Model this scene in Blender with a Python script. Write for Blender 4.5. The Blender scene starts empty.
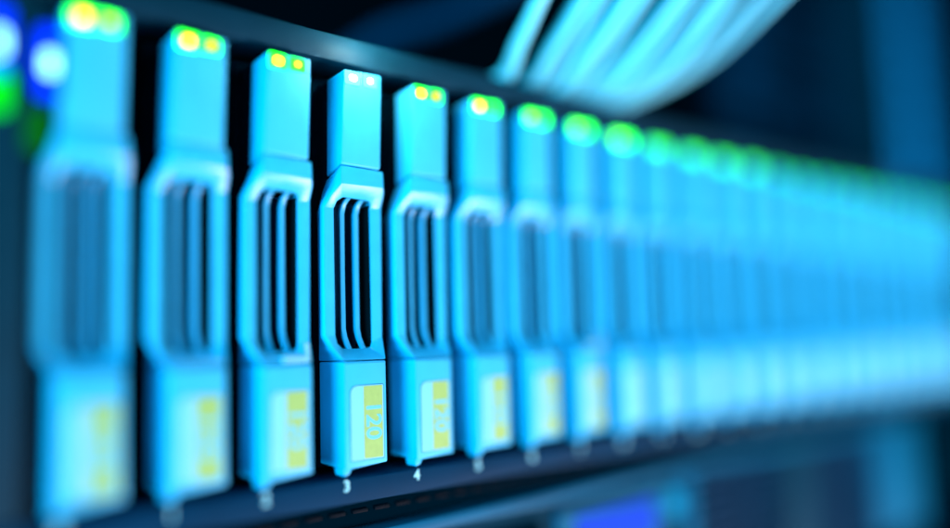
import bpy, bmesh, math, random
from mathutils import Vector, Matrix

S = bpy.context.scene
rnd = random.Random(4)
C = S.collection
MM = 0.001                                  # everything below is written in millimetres

# ------------------------------------------------------------------ camera
cam_d = bpy.data.cameras.new("camera")
cam = bpy.data.objects.new("camera", cam_d); C.objects.link(cam); S.camera = cam
cam_d.sensor_width = 36.0
cam_d.lens = 31.45
cam_d.clip_start = 0.004; cam_d.clip_end = 20
yaw, pitch, roll = 0.835, 0.094, -0.029
F = Vector((math.cos(yaw)*math.cos(pitch), math.sin(yaw)*math.cos(pitch), math.sin(pitch)))
R = F.cross(Vector((0, 0, 1))).normalized(); U = R.cross(F)
R2 = R*math.cos(roll) + U*math.sin(roll); U2 = -R*math.sin(roll) + U*math.cos(roll)
m = Matrix((R2, U2, -F)).transposed().to_4x4()
m.translation = Vector((-94.1, -144.6, 25.4))*MM
cam.matrix_world = m
cam_d.dof.use_dof = True
cam_d.dof.focus_distance = 0.1750
cam_d.dof.aperture_fstop = 1.32

# ------------------------------------------------------------------ world, lamps, exposure
W = bpy.data.worlds.new("World"); S.world = W; W.use_nodes = True
bg = W.node_tree.nodes["Background"]
bg.inputs[0].default_value = (0.0, 0.10, 0.30, 1); bg.inputs[1].default_value = 0.05

def area(name, loc, target, sx, sy, power, col):
    d = bpy.data.lights.new(name, 'AREA'); d.shape = 'RECTANGLE'
    d.size = sx*MM; d.size_y = sy*MM; d.energy = power; d.color = col
    o = bpy.data.objects.new(name, d); C.objects.link(o)
    o.location = Vector(loc)*MM
    o.rotation_euler = (Vector(target)-Vector(loc)).to_track_quat('-Z', 'Y').to_euler()
    return o
area("front_lamp", (420, -420, -360), (150, 0, 40), 260, 200, 8.9, (1.0, 0.82, 0.95))
area("side_lamp", (-900, -360, 60), (120, 0, 40), 420, 420, 18.5, (0.0, 0.65, 0.95))

S.view_settings.view_transform = 'Standard'; S.view_settings.look = 'None'
S.view_settings.exposure = 0.0; S.view_settings.gamma = 1.0
S.view_settings.use_curve_mapping = False
S.render.engine = 'CYCLES'
S.cycles.use_denoising = True
S.cycles.max_bounces = 5; S.cycles.diffuse_bounces = 2; S.cycles.glossy_bounces = 3
S.cycles.volume_bounces = 0

# ------------------------------------------------------------------ materials
def mat(name, col, rough=0.5, metal=0.0, var=0.06, scale=400, bump=0.02, spec=0.5, coat=0.0):
    M = bpy.data.materials.new(name); M.use_nodes = True
    nt = M.node_tree; b = nt.nodes["Principled BSDF"]
    b.inputs["Roughness"].default_value = rough; b.inputs["Metallic"].default_value = metal
    b.inputs["Specular IOR Level"].default_value = spec
    b.inputs["Coat Weight"].default_value = coat
    tc = nt.nodes.new("ShaderNodeTexCoord")
    n = nt.nodes.new("ShaderNodeTexNoise"); n.inputs["Scale"].default_value = scale; n.inputs["Detail"].default_value = 4
    nt.links.new(tc.outputs["Object"], n.inputs["Vector"])
    r = nt.nodes.new("ShaderNodeMapRange")
    r.inputs[3].default_value = 1-var*1.5; r.inputs[4].default_value = 1+var
    nt.links.new(n.outputs["Fac"], r.inputs[0])
    mx = nt.nodes.new("ShaderNodeVectorMath"); mx.operation = 'SCALE'
    mx.inputs[0].default_value = col
    nt.links.new(r.outputs[0], mx.inputs["Scale"])
    nt.links.new(mx.outputs[0], b.inputs["Base Color"])
    n2 = nt.nodes.new("ShaderNodeTexNoise"); n2.inputs["Scale"].default_value = 4200; n2.inputs["Detail"].default_value = 2
    nt.links.new(tc.outputs["Object"], n2.inputs["Vector"])
    bp = nt.nodes.new("ShaderNodeBump"); bp.inputs["Strength"].default_value = bump; bp.inputs["Distance"].default_value = 0.0001
    nt.links.new(n2.outputs["Fac"], bp.inputs["Height"]); nt.links.new(bp.outputs[0], b.inputs["Normal"])
    r2 = nt.nodes.new("ShaderNodeMapRange"); r2.inputs[3].default_value = rough*0.85; r2.inputs[4].default_value = min(1, rough*1.15)
    nt.links.new(n.outputs["Fac"], r2.inputs[0]); nt.links.new(r2.outputs[0], b.inputs["Roughness"])
    return M
def glow(name, col, strength):
    M = bpy.data.materials.new(name); M.use_nodes = True
    nt = M.node_tree; b = nt.nodes["Principled BSDF"]
    b.inputs["Base Color"].default_value = (*[min(1, c)*0.1 for c in col], 1)
    b.inputs["Specular IOR Level"].default_value = 0.08; b.inputs["Roughness"].default_value = 0.6
    b.inputs["Emission Color"].default_value = (*col, 1); b.inputs["Emission Strength"].default_value = strength
    return M
plastic = mat("sky_blue_plastic", (0.055, 0.60, 0.95), 0.46, bump=0.25, var=0.08, scale=160, spec=0.22)
plastic2 = mat("handle_plastic", (0.035, 0.57, 0.95), 0.30, bump=0.15, var=0.08, scale=160, spec=0.30)
rib_plastic = mat("rib_plastic", (0.035, 0.46, 0.80), 0.36, bump=0.1, var=0.06, spec=0.35)
sticker = mat("sticker_white", (0.25, 0.76, 0.96), 0.35, bump=0.02, var=0.03, scale=200)
sticker_rim = mat("sticker_rim", (0.01, 0.24, 0.42), 0.5, spec=0.2)
seamm = mat("seam_blue", (0.01, 0.30, 0.55), 0.5, spec=0.2)  # darker blue for the seam line
yellow = mat("sticker_yellow", (0.44, 0.62, 0.15), 0.45, bump=0.04, var=0.10, scale=700)
print_blue = mat("print_blue", (0.13, 0.66, 0.86), 0.5)
black = mat("black_metal", (0.0, 0.007, 0.013), 0.8, spec=0.0)
slotshade = mat("slot_shade", (0.0015, 0.003, 0.006), 0.8, spec=0.1)  # black wall colour stands for the shade inside the slots
railm = mat("satin_rail", (0.0003, 0.032, 0.055), 0.60, bump=0.15, var=0.3, scale=60, spec=0.17)
slotrim = mat("vent_edge_blue", (0.0, 0.004, 0.008), 0.6, spec=0.05)
slotfloor = mat("slot_floor_blue", (0.0, 0.07, 0.16), 0.6, spec=0.1)  # blue light reflected into the slots is put into this floor colour
chassis = mat("dark_blue_steel", (0.0002, 0.035, 0.080), 0.6, bump=0.10, var=0.25, scale=60, spec=0.06)
earm = mat("dark_teal_steel", (0.0005, 0.038, 0.066), 0.6, bump=0.1, var=0.2, scale=60, spec=0.06)
bezel = mat("mid_blue_steel", (0.0005, 0.12, 0.22), 0.5, bump=0.10, var=0.25, scale=40, spec=0.08)
cablem = mat("pale_blue_cable", (0.20, 0.80, 0.97), 0.38, bump=0.05, var=0.06, scale=60)
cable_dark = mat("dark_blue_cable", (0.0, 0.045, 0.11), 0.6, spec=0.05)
postm = mat("blue_post_paint", (0.001, 0.27, 0.62), 0.6, var=0.3, scale=12, spec=0.1)
numbers = mat("number_paint", (0.45, 0.92, 0.98), 0.6, spec=0.2)
glint_pale = mat("painted_glint", (0.55, 0.95, 1.0), 0.25, metal=0.0)  # pale colour of the ledge glint, not a metal part
led_green = glow("led_green", (0.012, 1.0, 0.01), 8.0)
led_green_mid = glow("led_green_mid", (0.03, 1.0, 0.03), 4.0)
led_green_dim = glow("led_green_dim", (0.01, 1.0, 0.08), 2.2)
led_yellow = glow("led_yellow", (1.0, 0.62, 0.02), 9.0)
led_yellow2 = glow("led_yellow_dim", (0.7, 0.85, 0.02), 5.0)
led_palegreen = glow("led_pale_green", (0.35, 1.0, 0.05), 7.0)
led_white = glow("led_white", (0.8, 1.0, 0.95), 14.0)
led_cyan = glow("led_cyan_rim", (0.25, 1.0, 0.8), 1.2)
led_bluecore = glow("led_blue_core", (0.25, 0.75, 1.0), 4.5)
led_blue_halo = glow("led_blue_halo", (0.0, 0.03, 1.0), 2.0)
led_greencore = glow("led_green_core", (0.0, 1.0, 0.0), 1.2)
led_greendull = glow("led_green_dull", (0.0, 0.25, 0.01), 0.5)
screenm = glow("screen_blue", (0.0, 0.085, 1.0), 0.8)
button_glow = glow("button_cyan", (0.0, 0.42, 0.85), 0.8)

# ------------------------------------------------------------------ helpers
def link(name, me, parent=None, material=None):
    if material and not me.materials: me.materials.append(material)
    o = bpy.data.objects.new(name, me); C.objects.link(o); o.parent = parent
    return o
def thing(name, label, cat, loc=(0, 0, 0), group=None):
    o = bpy.data.objects.new(name, None); C.objects.link(o); o.empty_display_size = 0.005
    o.location = Vector(loc)*MM; o['label'] = label; o['category'] = cat
    if group: o['group'] = group
    return o
def mesh(name, verts, faces, mats=None, fm=None, bevel=0.0, seg=2, ang=30):
    bm = bmesh.new()
    vs = [bm.verts.new(Vector(v)*MM) for v in verts]
    for i, f in enumerate(faces):
        fc = bm.faces.new([vs[k] for k in f])
        if fm: fc.material_index = fm[i]
    bmesh.ops.recalc_face_normals(bm, faces=bm.faces)
    if bevel:
        es = [e for e in bm.edges if len(e.link_faces) == 2 and e.calc_face_angle(0) > math.radians(ang)]
        bmesh.ops.bevel(bm, geom=es, offset=bevel*MM, segments=seg, profile=0.5, affect='EDGES', clamp_overlap=True)
    me = bpy.data.meshes.new(name); bm.to_mesh(me); bm.free()
    for p in me.polygons: p.use_smooth = True
    me.set_sharp_from_angle(angle=math.radians(35))
    if mats:
        for x in mats: me.materials.append(x)
    return me
def box(name, x0, x1, y0, y1, z0, z1, bevel=0.0, seg=2):
    v = [(x, y, z) for x in (x0, x1) for y in (y0, y1) for z in (z0, z1)]
    f = [(0, 1, 3, 2), (4, 6, 7, 5), (0, 4, 5, 1), (2, 3, 7, 6), (0, 2, 6, 4), (1, 5, 7, 3)]
    return mesh(name, v, f, bevel=bevel, seg=seg)
def hexa(name, front, back, bevel=0.0, seg=2):
    """front / back: matching outlines of n points each"""
    n = len(front)
    v = list(front)+list(back)
    f = [tuple(range(n)), tuple(range(2*n-1, n-1, -1))]
    f += [(i, (i+1) % n, n+(i+1) % n, n+i) for i in range(n)]
    return mesh(name, v, f, bevel=bevel, seg=seg)
def rounded(x0, x1, z0, z1, r, y, n=4, cut=None):
    """outline in the xz plane; cut = larger chamfer-like radius for the upper left corner"""
    pts = []
    for cx, cz, a0, rr in ((x1-r, z1-r, 0, r), (x0+(cut or r), z1-(cut or r), 90, cut or r), (x0+r, z0+r, 180, r), (x1-r, z0+r, 270, r)):
        for k in range(n+1):
            a = math.radians(a0+90*k/n)
            pts.append((cx+rr*math.cos(a), y, cz+rr*math.sin(a)))
    return pts
def plate(name, x0, x1, z0, z1, r, yf, yb, cut=None, bevel=0.0, n=4):
    a = rounded(x0, x1, z0, z1, r, yf, n, cut); b = rounded(x0, x1, z0, z1, r, yb, n, cut)
    return hexa(name, a, b, bevel=bevel, seg=1)
def text_mesh(name, body, size, at, turn=0.0, depth=0.04, bold=0.0):
    cu = bpy.data.curves.new(name, 'FONT'); cu.body = body; cu.size = size*MM
    cu.align_x = 'CENTER'; cu.align_y = 'CENTER'; cu.extrude = depth*MM; cu.offset = bold*MM
    o = bpy.data.objects.new(name, cu); C.objects.link(o)
    dg = bpy.context.evaluated_depsgraph_get()
    me = bpy.data.meshes.new_from_object(o.evaluated_get(dg))
    bpy.data.objects.remove(o); bpy.data.curves.remove(cu)
    me.transform(Matrix.Translation(Vector(at)*MM) @ Matrix.Rotation(math.radians(90), 4, 'X') @ Matrix.Rotation(turn, 4, 'Z'))
    me.materials.clear()
    return me
def tube(name, pts, rad, sides=12, sub=8):
    """Catmull-Rom tube through pts"""
    P = [Vector(p) for p in pts]; P = [P[0]*2-P[1]]+P+[P[-1]*2-P[-2]]
    path = []
    for i in range(1, len(P)-2):
        for k in range(sub):
            t = k/sub
            path.append(0.5*((2*P[i])+(P[i+1]-P[i-1])*t+(2*P[i-1]-5*P[i]+4*P[i+1]-P[i+2])*t*t+(3*P[i]-P[i-1]-3*P[i+1]+P[i+2])*t**3))
    path.append(P[-2])
    v = []; f = []
    nrm = None
    for i, p in enumerate(path):
        d = (path[min(i+1, len(path)-1)]-path[max(i-1, 0)]).normalized()
        if nrm is None: nrm = d.orthogonal().normalized()
        nrm = (nrm-d*nrm.dot(d)).normalized(); b = d.cross(nrm)
        for s in range(sides):
            a = 2*math.pi*s/sides
            v.append(p+(nrm*math.cos(a)+b*math.sin(a))*rad)
    for i in range(len(path)-1):
        for s in range(sides):
            f.append((i*sides+s, i*sides+(s+1) % sides, (i+1)*sides+(s+1) % sides, (i+1)*sides+s))
    f.append(tuple(range(sides))); f.append(tuple(range(len(path)*sides-1, (len(path)-1)*sides-1, -1)))
    return mesh(name, v, f)

PITCH = 18.0
# ------------------------------------------------------------------ the enclosure that holds the row
enc = thing('disk_enclosure', 'long dark blue steel enclosure that holds the whole row of drive carriers', 'enclosure', (0, 0, 0))
XL, XR = -57.6, 3+20*PITCH+18
link('top_rail', hexa('top_rail',
     [(XL-26, 2.4, 86.0), (XR+30, 2.4, 86.0), (XR+30, 2.4, 92.0), (XL-26, 2.4, 92.0)],
     [(XL-26, 40, 86.0), (XR+30, 40, 86.0), (XR+30, 40, 92.6), (XL-26, 40, 92.6)], bevel=0.5), enc, railm)
link('top_cover', box('top_cover', XL-26, XR+30, 40.2, 200, 84.5, 91.2), enc, black)
link('bottom_rail', hexa('bottom_rail',
     [(XL-26, 1.0, -6.6), (XR+30, 1.0, -6.6), (XR+30, 1.0, -1.6), (XL-26, 1.0, -1.6)],
     [(XL-26, 60, -6.6), (XR+30, 60, -6.6), (XR+30, 60, -1.0), (XL-26, 60, -1.0)], bevel=0.4), enc, chassis)
link('back_wall', box('back_wall', XL-26, XR+30, 100, 103, -1, 84.4), enc, black)
div = box('bay_divider', -0.45, 0.45, 10.5, 60, -0.8, 85.6, bevel=0.15)
for n in range(-3, 22):
    o = link('bay_divider', div, enc, earm); o.location = Vector((n*PITCH-3.6, 0, 0))*MM
for n in range(-3, 21):
    me = text_mesh('slot_number', str(n+3), 3.1, (n*PITCH+0.9, 0.94, -3.0), 0, 0.05, 0.07)
    me.materials.append(numbers); link('slot_number', me, enc)
# front vents beneath the rail: a row of short dashes, recessed strip
link('vent_strip', box('vent_strip', XL-26, XR+30, 5.0, 60, -12.0, -6.8), enc, black)
dash = box('vent_dash', -1.9, 1.9, 4.6, 4.98, -9.5, -8.7, bevel=0.1)
for k in range(60):
    o = link('vent_dash', dash, enc, slotrim); o.location = Vector((-55+k*5.6, 0, 0))*MM

# left ear with its four lights
ear = thing('control_panel', 'dark teal control panel left of the row with two blue and two green lights', 'panel', (-70, 0, 0))
def C_at(me, x=70): me.transform(Matrix.Translation(Vector((x, 0, 0))*MM)); return me
link('panel_face', C_at(hexa('panel_face', [(-84, 1.2, -1.2), (-58.4, 1.2, -1.2), (-58.4, 1.2, 85.6), (-84, 1.2, 85.6)],
     [(-84, 30, -1.2), (-58.4, 30, -1.2), (-58.4, 30, 85.6), (-84, 30, 85.6)], bevel=0.8)), ear, earm)
for x, z, big, core in ((-63.6, 75.6, led_blue_halo, led_bluecore), (-56.0, 73.6, led_blue_halo, led_bluecore),
                        (-63.6, 67.6, led_greencore, led_greencore), (-57.6, 62.0, led_greendull, led_greencore)):
    y = 1.2
    w, h = (2.0, 6.0) if big is led_blue_halo else (1.9, 3.8)  # blue plates are oversized: the halo around each core is built in
    a = link('status_light', C_at(plate('status_light', x-w, x+w, z-h, z+h, 1.4, y-0.35, y+1, bevel=0.1)), ear, big)
    if big is led_blue_halo:
        link('light_core', C_at(plate('light_core', x-1.0, x+1.1, z-2.2, z+1.6, 0.8, y-0.6, y-0.3)), a, core)
# a short wing carries the inner pair of lights toward the first carrier
link('panel_wing', C_at(box('panel_wing', -58.38, -54.4, 2.0, 28, 60.0, 84.0, bevel=0.3)), ear, earm)

# ------------------------------------------------------------------ one drive carrier
GROUP = 'drive carriers standing in a row in the enclosure'
def frame_mesh():
    outer = [(0, 0, 59.2), (5.3, 0, 59.2), (10.7, 0, 59.2), (11.4, 0.9, 57.9), (11.8, 2.7, 55.3), (11.8, 2.9, 40), (11.7, 2.9, 27.2),
             (10.5, 0, 22.5), (5, 0, 22.5), (0, 0, 22.5), (-1.5, 1.7, 25.2), (-2.5, 2.8, 27.8), (-2.5, 2.9, 40), (-2.4, 2.9, 54.4), (-1.4, 1.6, 56.9)]
    inner = [(1.7, 2.0, 56.7), (5.3, 2.0, 56.6), (8.0, 2.0, 56.5), (8.8, 2.2, 56.0), (9.0, 2.9, 54.8), (9.0, 2.9, 40), (9.0, 2.9, 26.0),
             (8.6, 2.9, 24.9), (5, 2.9, 24.8), (1.5, 2.8, 24.9), (0.3, 2.8, 26.0), (-0.1, 2.9, 27.6), (-0.1, 2.9, 40), (-0.1, 2.9, 54.2), (0.5, 2.5, 55.8)]
    c2 = [(0, 0, 63.0), (5.3, 0, 62.9), (10.6, 0, 62.8), (11.6, 1.6, 59.6), (12.1, 3.4, 55.6), (12.1, 3.5, 40), (12.0, 3.5, 27),
          (10.5, 0.5, 22.45), (5, 0.5, 22.45), (-0.15, 0.6, 22.45), (-1.9, 2.4, 24.9), (-3.05, 3.6, 27.6), (-3.05, 3.6, 40), (-2.95, 3.6, 54.7), (-1.7, 2.4, 58.0)]
    back = [(-0.1, 5.4, 60.8), (5.3, 5.4, 60.9), (10.2, 5.4, 61), (11.2, 6.5, 58), (11.6, 8, 55), (11.6, 8, 40), (11.6, 8, 26),
            (10.3, 8.4, 22.45), (5, 8.4, 22.45), (-0.7, 8.4, 22.45), (-0.8, 8.2, 24.6), (-0.9, 8.0, 27), (-0.9, 8, 40), (-0.9, 8, 54), (-0.5, 6.6, 58.2)]
    deep = [(x, 9.5, z) for x, y, z in inner]
    v = deep+inner+outer+c2+back; n = 15; f = []; fm = []
    for r in range(4):
        for i in range(n):
            j = (i+1) % n
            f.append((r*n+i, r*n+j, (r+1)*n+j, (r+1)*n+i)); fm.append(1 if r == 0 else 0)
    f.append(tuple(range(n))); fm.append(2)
    return mesh('handle_frame', v, f, [plastic2, slotshade, slotfloor], fm, bevel=0.17, seg=2, ang=20)
def rib_mesh(x):
    w = 1.2
    prof = [(2.1, 56.9), (2.9, 56.3), (3.7, 55.3), (4.2, 53.6), (4.25, 40), (4.2, 29.0), (3.8, 27.2), (3.1, 25.6), (2.6, 24.6)]
    L = [(x+(4.2-y)*0.35, y, z) for y, z in prof]; Rr = [(a+w, y, z) for a, y, z in L]
    k = len(L)
    v = L+Rr+[(a-0.0, y+1.0, z) for a, y, z in L]+[(a-0.1, y+1.0, z) for a, y, z in Rr]
    f = []
    for i in range(k-1):
        f += [(i, i+1, k+i+1, k+i), (i, 2*k+i, 2*k+i+1, i+1), (k+i, k+i+1, 3*k+i+1, 3*k+i), (2*k+i, 3*k+i, 3*k+i+1, 2*k+i+1)]
    f += [(0, k, 3*k, 2*k), (k-1, 3*k-1, 4*k-1, 2*k-1)]
    return mesh('rib', v, f, bevel=0.22, seg=2, ang=50)
upper_me = hexa('upper_block', [(0.0, 0, 63.5), (10.0, 0, 63.3), (10.7, 0, 84.2), (1.1, 0, 83.9)],
                [(-0.15, 5.6, 61.4), (10.2, 5.6, 61.4), (10.6, 5.6, 83.0), (0.25, 5.6, 82.6)], bevel=0.38, seg=3)
lower_me = hexa('lower_block', [(0, 0, 0.4), (10.5, 0, 1.0), (10.5, 0, 22.2), (0, 0, 22.2)],
                [(-0.75, 8.4, 1.2), (10.3, 8.4, 1.4), (10.3, 8.4, 22.2), (-0.75, 8.4, 22.2)], bevel=0.35, seg=3)
foot_me = hexa('foot', [(0.0, 0.3, -0.9), (1.2, 0.3, -0.5), (1.9, 0.3, 0.7), (-0.3, 0.3, 0.7)],
               [(-0.3, 3.2, -0.7), (1.0, 3.2, -0.4), (1.9, 3.2, 0.8), (-0.7, 3.2, 0.8)], bevel=0.2)
body_me = box('tray_body', -1.2, 11.6, 9.6, 90, 0.2, 84.2, bevel=0.2)
neck_me = box('latch_seat', 0.4, 10.0, 5.65, 9.55, 56.5, 82.3)
frame_me = frame_mesh(); rib_a = rib_mesh(2.2); rib_b = rib_mesh(5.75)
rim_me = plate('sticker_rim', 1.25, 9.75, 1.9, 17.35, 0.35, -0.05, 0.05, cut=1.7)
stk_me = plate('sticker', 1.4, 9.6, 2.05, 17.2, 0.3, -0.12, 0.04, cut=1.6)
yel_me = plate('yellow_band', 4.55, 9.3, 2.25, 17.05, 0.15, -0.15, -0.08)
txt_me = text_mesh('sticker_print', '120', 5.3, (6.9, -0.16, 9.9), -math.pi/2, 0.015, 0.10); txt_me.materials.append(print_blue)
seam_me = box('seam', 0.35, 10.2, -0.02, 0.2, 21.75, 21.87)
led1_me = plate('status_light', 1.15, 5.1, 80.7, 83.7, 0.45, -0.18, 0.3, bevel=0.08)
led2_me = plate('status_light', 5.8, 9.3, 80.9, 83.7, 0.45, -0.18, 0.3, bevel=0.08)
core1_me = plate('light_core', 2.2, 4.1, 81.5, 82.9, 0.6, -0.26, -0.1)
core2_me = plate('light_core', 6.9, 8.2, 81.8, 82.9, 0.5, -0.26, -0.1)
glint_me = mesh('ledge_glint', [(4.2, -0.35, 22.9), (9.9, -0.35, 22.9), (9.9, 0.1, 23.7), (4.2, 0.1, 23.7), (4.2, 0.6, 22.6), (9.9, 0.6, 22.6),
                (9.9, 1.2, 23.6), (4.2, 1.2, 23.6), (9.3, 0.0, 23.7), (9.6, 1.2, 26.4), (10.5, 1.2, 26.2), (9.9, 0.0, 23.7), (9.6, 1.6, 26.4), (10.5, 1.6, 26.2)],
                [(0, 1, 2, 3), (3, 2, 6, 7), (0, 4, 5, 1), (4, 7, 6, 5), (0, 3, 7, 4), (1, 5, 6, 2), (8, 11, 10, 9), (9, 10, 13, 12)])  # added pale shape that stands in for a highlight on the ledge

def put(name, src, parent, material):
    """one part; meshes are shared between the carriers, so the material sits on the object"""
    o = bpy.data.objects.new(name, src); C.objects.link(o); o.parent = parent
    if not src.materials: src.materials.append(material)
    if material is not None and src.materials[0] != material and len(src.materials) == 1:
        o.material_slots[0].link = 'OBJECT'; o.material_slots[0].material = material
    return o
LABELS = [
 'leftmost drive carrier, biggest and very blurred, beside the dark panel with blue lights',
 'second drive carrier from the left end, blurred, yellow cores in its green lights',
 'third drive carrier from the left, slightly blurred, with a bright glint on its ledge',
 'sharply focused drive carrier above the white printed 3, with its white lights blazing',
 'drive carrier just right of the sharp one, its label readable but slightly soft',
 'sixth drive carrier from the left, the last whose left light still has a yellow core',
 'seventh drive carrier from the left, green lights only, its label faintly yellow',
 'eighth drive carrier from the left, blurred, with a small white glint on its ledge',
 'ninth drive carrier from the left, blurred, with a round green light blur',
 'tenth drive carrier from the left, blurred, beneath the right edge of the cable bundle',
 'eleventh drive carrier from the left, very blurred, right of the cable bundle',
 'twelfth drive carrier from the left, halfway along the row, very blurred',
] + ['%s drive carrier from the right end of the row, melting into the blur' % w for w in
     ('twelfth', 'eleventh', 'tenth', 'ninth', 'eighth', 'seventh', 'sixth', 'fifth', 'fourth', 'third', 'second')] + \
    ['last drive carrier at the right end of the row, beside the dark rack edge']
for i in range(24):
    t = thing('drive_carrier', LABELS[i], 'drive carrier', ((i-3)*PITCH, 0, 0), GROUP)
    hot = i == 3
    if not hot:      # each one seats a little differently
        t.location += Vector((rnd.uniform(-.18, .18), rnd.uniform(-.3, .3), rnd.uniform(-.15, .15)))*MM
        t.rotation_euler = (rnd.uniform(-.004, .004), rnd.uniform(-.004, .004), rnd.uniform(-.012, .012))
    lg = led_green if i < 9 else (led_green_mid if i < 13 else led_green_dim)
    put('upper_block', upper_me, t, plastic)
    put('lower_block', lower_me, t, plastic)
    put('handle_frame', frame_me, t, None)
    put('rib', rib_a, t, rib_plastic); put('rib', rib_b, t, rib_plastic)
    put('foot', foot_me, t, plastic)
    put('tray_body', body_me, t, black); put('latch_seat', neck_me, t, black)
    put('seam', seam_me, t, seamm)
    r = put('sticker_rim', rim_me, t, sticker_rim)
    s = put('sticker', stk_me, t, sticker)
    if i < 8: put('yellow_band', yel_me, s, yellow); put('sticker_print', txt_me, s, print_blue)
    a = put('status_light', led1_me, t, led_cyan if hot else lg)
    b = put('status_light', led2_me, t, led_cyan if hot else lg)
    put('light_core', core1_me, a, led_white if hot else (led_yellow if i < 6 else (led_palegreen if i < 9 else lg)))
    put('light_core', core2_me, b, led_white if hot else (led_yellow2 if i < 5 else lg))
    if i in (2, 7): put('ledge_glint', glint_me, t, glint_pale)
    if hot:      # added point light above the status lights, imitates their bloom on the rail
        d = bpy.data.lights.new('added_glow_light', 'POINT'); d.energy = 0.027; d.color = (0.75, 1.0, 0.95); d.shadow_soft_size = 0.0015
        o = bpy.data.objects.new('added_glow_light', d); C.objects.link(o); o.parent = t; o.location = Vector((5.2, -6, 90.0))*MM

# ------------------------------------------------------------------ network cables over the enclosure
cab = [
 [(54.6, 9, 92.5), (50.5, -4.0, 99.0), (48.0, -16.0, 108.9)],
 [(64.8, 9, 92.8), (61.1, -6.5, 99.3), (57.8, -22.3, 109.4)],
 [(69.5, 9, 93.4), (66.0, -7.6, 100.1), (61.2, -25.1, 109.3)],
 [(76.0, 9, 93.1), (72.2, -9.0, 99.1), (67.3, -28.8, 110.2)],
 [(80.6, 9, 93.1), (76.4, -10.1, 99.4), (71.1, -31.4, 110.4)],
 [(85.3, 9, 93.3), (85.8, -11.1, 99.5), (81.9, -34.0, 112.4)],
 [(90.2, 9, 93.6), (88.8, -12.1, 98.2), (84.1, -36.5, 112.2)],
 [(94.3, 9, 93.7), (98.5, -12.9, 100.8), (92.9, -38.6, 113.8)],
 [(98.0, 9, 93.7), (101.6, -13.6, 99.2), (97.5, -40.5, 114.5)],
 [(101.8, 9, 94.0), (111.7, -14.4, 101.6), (110.4, -42.4, 117.3)],
 [(106.1, 9, 94.2), (120.1, -15.2, 104.3), (120.2, -44.5, 118.8)]]
cab = [[(54.6+(x-54.6)*0.94, y, z+1.2) for x, y, z in p] for p in cab]
mixed = []
for i, p in enumerate(cab):
    mixed.append(p)
    if 1 <= i <= 9:
        q = cab[i+1]
        mixed.append([tuple((a+b)/2+d for a, b, d in zip(u, v, w)) for u, v, w in zip(p, q, ((0.3, 2, 1.4), (rnd.uniform(-2.5, 1), 4, rnd.uniform(.5, 3)), (rnd.uniform(-2, 3), 7, rnd.uniform(.5, 2.5))))])
cab = mixed
ORD = ['second', 'third', 'fourth', 'fifth', 'sixth', 'seventh', 'eighth', 'ninth', 'tenth']
CL = ['leftmost pale blue network cable, hanging apart from the bundle'] + \
     ['%s pale blue network cable from the left, hanging in the bundle above the enclosure' % w for w in ORD] + \
     ['%s pale blue network cable from the right side of the hanging bundle' % w for w in reversed(ORD)] + \
     ['rightmost pale blue cable, sweeping lowest along the bundle edge']
assert len(CL) == len(cab), (len(CL), len(cab))
for i, (p, l) in enumerate(zip(cab, CL)):
    p = [Vector(q) for q in p]
    e = p[2]+(p[2]-p[1])*1.0+Vector((4, -2, 5)); e2 = e+(e-p[2])*1.3
    pts = [p[0]+Vector((-10, 60, 0.2)), p[0]+Vector((-5, 28, 0)), p[0], p[1], p[2], e, e2]
    o = link('network_cable', tube('network_cable', pts, (1.95, 1.6, 1.75, 1.5, 1.7)[i % 5]), None, cablem)
    o['label'] = l; o['category'] = 'cable'; o['group'] = 'pale blue network cables above the enclosure'
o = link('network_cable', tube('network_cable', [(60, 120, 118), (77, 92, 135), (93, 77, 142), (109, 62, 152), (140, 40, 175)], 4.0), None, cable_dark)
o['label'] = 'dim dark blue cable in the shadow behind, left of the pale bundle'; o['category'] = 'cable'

# ------------------------------------------------------------------ the server mounted below
sv = thing('rack_server', 'dim blue rack server below the row, with a lit blue screen', 'server', (60, 4, -48))
def sv_part(name, me, material, parent=None):
    if parent is None:
        me.transform(Matrix.Translation(Vector((-60, -4, 48))*MM)); return link(name, me, sv, material)
    me.transform(Matrix.Translation(Vector((-60, -4, 48))*MM)); return link(name, me, parent, material)
sv_part('case', box('case', -80, 400, 14, 200, -60, -12.4), black)
sv_part('top_trim', hexa('top_trim', [(-80, 3, -16.0), (302, 3, -16.0), (302, 3, -13.2), (-80, 3, -13.2)],
        [(-80, 13.9, -16.0), (302, 13.9, -16.0), (302, 13.9, -12.3), (-80, 13.9, -12.3)], bevel=0.4), bezel)
sv_part('front_plate', box('front_plate', -80, 123.5, 6, 13.9, -60, -16.1, bevel=0.4), earm)
sv_part('handle_recess', plate('handle_recess', 24, 62, -30, -19.5, 1.5, 5.6, 8, bevel=0.2), black)
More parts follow.
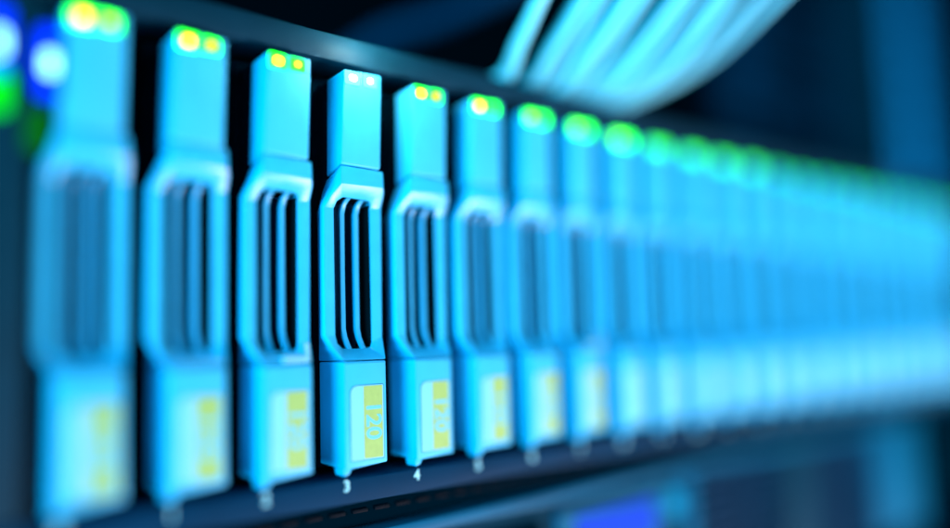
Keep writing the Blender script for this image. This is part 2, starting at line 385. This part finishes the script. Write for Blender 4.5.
sf = sv_part('screen_frame', plate('screen_frame', 67.5, 112.5, -33.5, -19.0, 1.2, 4.2, 6.5, bevel=0.3), bezel)
sv_part('screen', plate('screen', 73.5, 108, -31.5, -21.2, 0.6, 4.0, 5), screenm, sf)
pb = sv_part('power_button', plate('power_button', 115.2, 122.2, -27.5, -20.5, 3.4, 3.6, 7, bevel=0.4, n=6), button_glow)
sv_part('vent_post', box('vent_post', 123.6, 128.5, 3.4, 13.9, -60, -16.1, bevel=0.4), bezel)
sv_part('vent_post', box('vent_post', 186, 204, 3.4, 13.9, -60, -16.1, bevel=0.4), earm)
sv_part('vent_post', box('vent_post', 262, 300, 3.4, 13.9, -60, -16.1, bevel=0.4), bezel)
for x0, x1 in ((128.6, 185.9), (204.1, 261.9)):
    for k in range(10):
        z = -18.6-k*4.2
        sv_part('vent_slat', box('vent_slat', x0, x1, 4.4, 12, z-0.9, z+0.9, bevel=0.3), chassis)
    for k in range(1, 5):
        x = x0+(x1-x0)*k/5
        sv_part('vent_bar', box('vent_bar', x-0.8, x+0.8, 5.2, 11, -60, -16.1, bevel=0.2), chassis)

# ------------------------------------------------------------------ rack behind and beside
rp = thing('rack_post', 'tall blue upright rack post at the far right edge behind the row', 'rack post', (470, 60, -80))
link('post_web', box('post_web', 0, 46, 0, 5, 0, 420, bevel=0.6), rp, postm)
link('post_flange', box('post_flange', -4, -0.1, 0, 40, 0, 420, bevel=0.6), rp, earm)
for k in range(22):
    link('mounting_hole', plate('mounting_hole', 16, 26, 12+k*18, 20+k*18, 1.2, -0.3, 0.5), rp, black)
gd = thing('equipment_panel', 'dim blue equipment panel in the dark upper right behind the cables', 'panel', (430, 150, 180))
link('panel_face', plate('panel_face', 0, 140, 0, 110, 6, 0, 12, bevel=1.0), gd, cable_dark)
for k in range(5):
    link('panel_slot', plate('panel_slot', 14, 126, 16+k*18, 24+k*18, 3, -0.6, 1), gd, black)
bw = link('wall', box('wall', -700, 1600, 900, 910, -300, 900), None, black); bw['kind'] = 'structure'
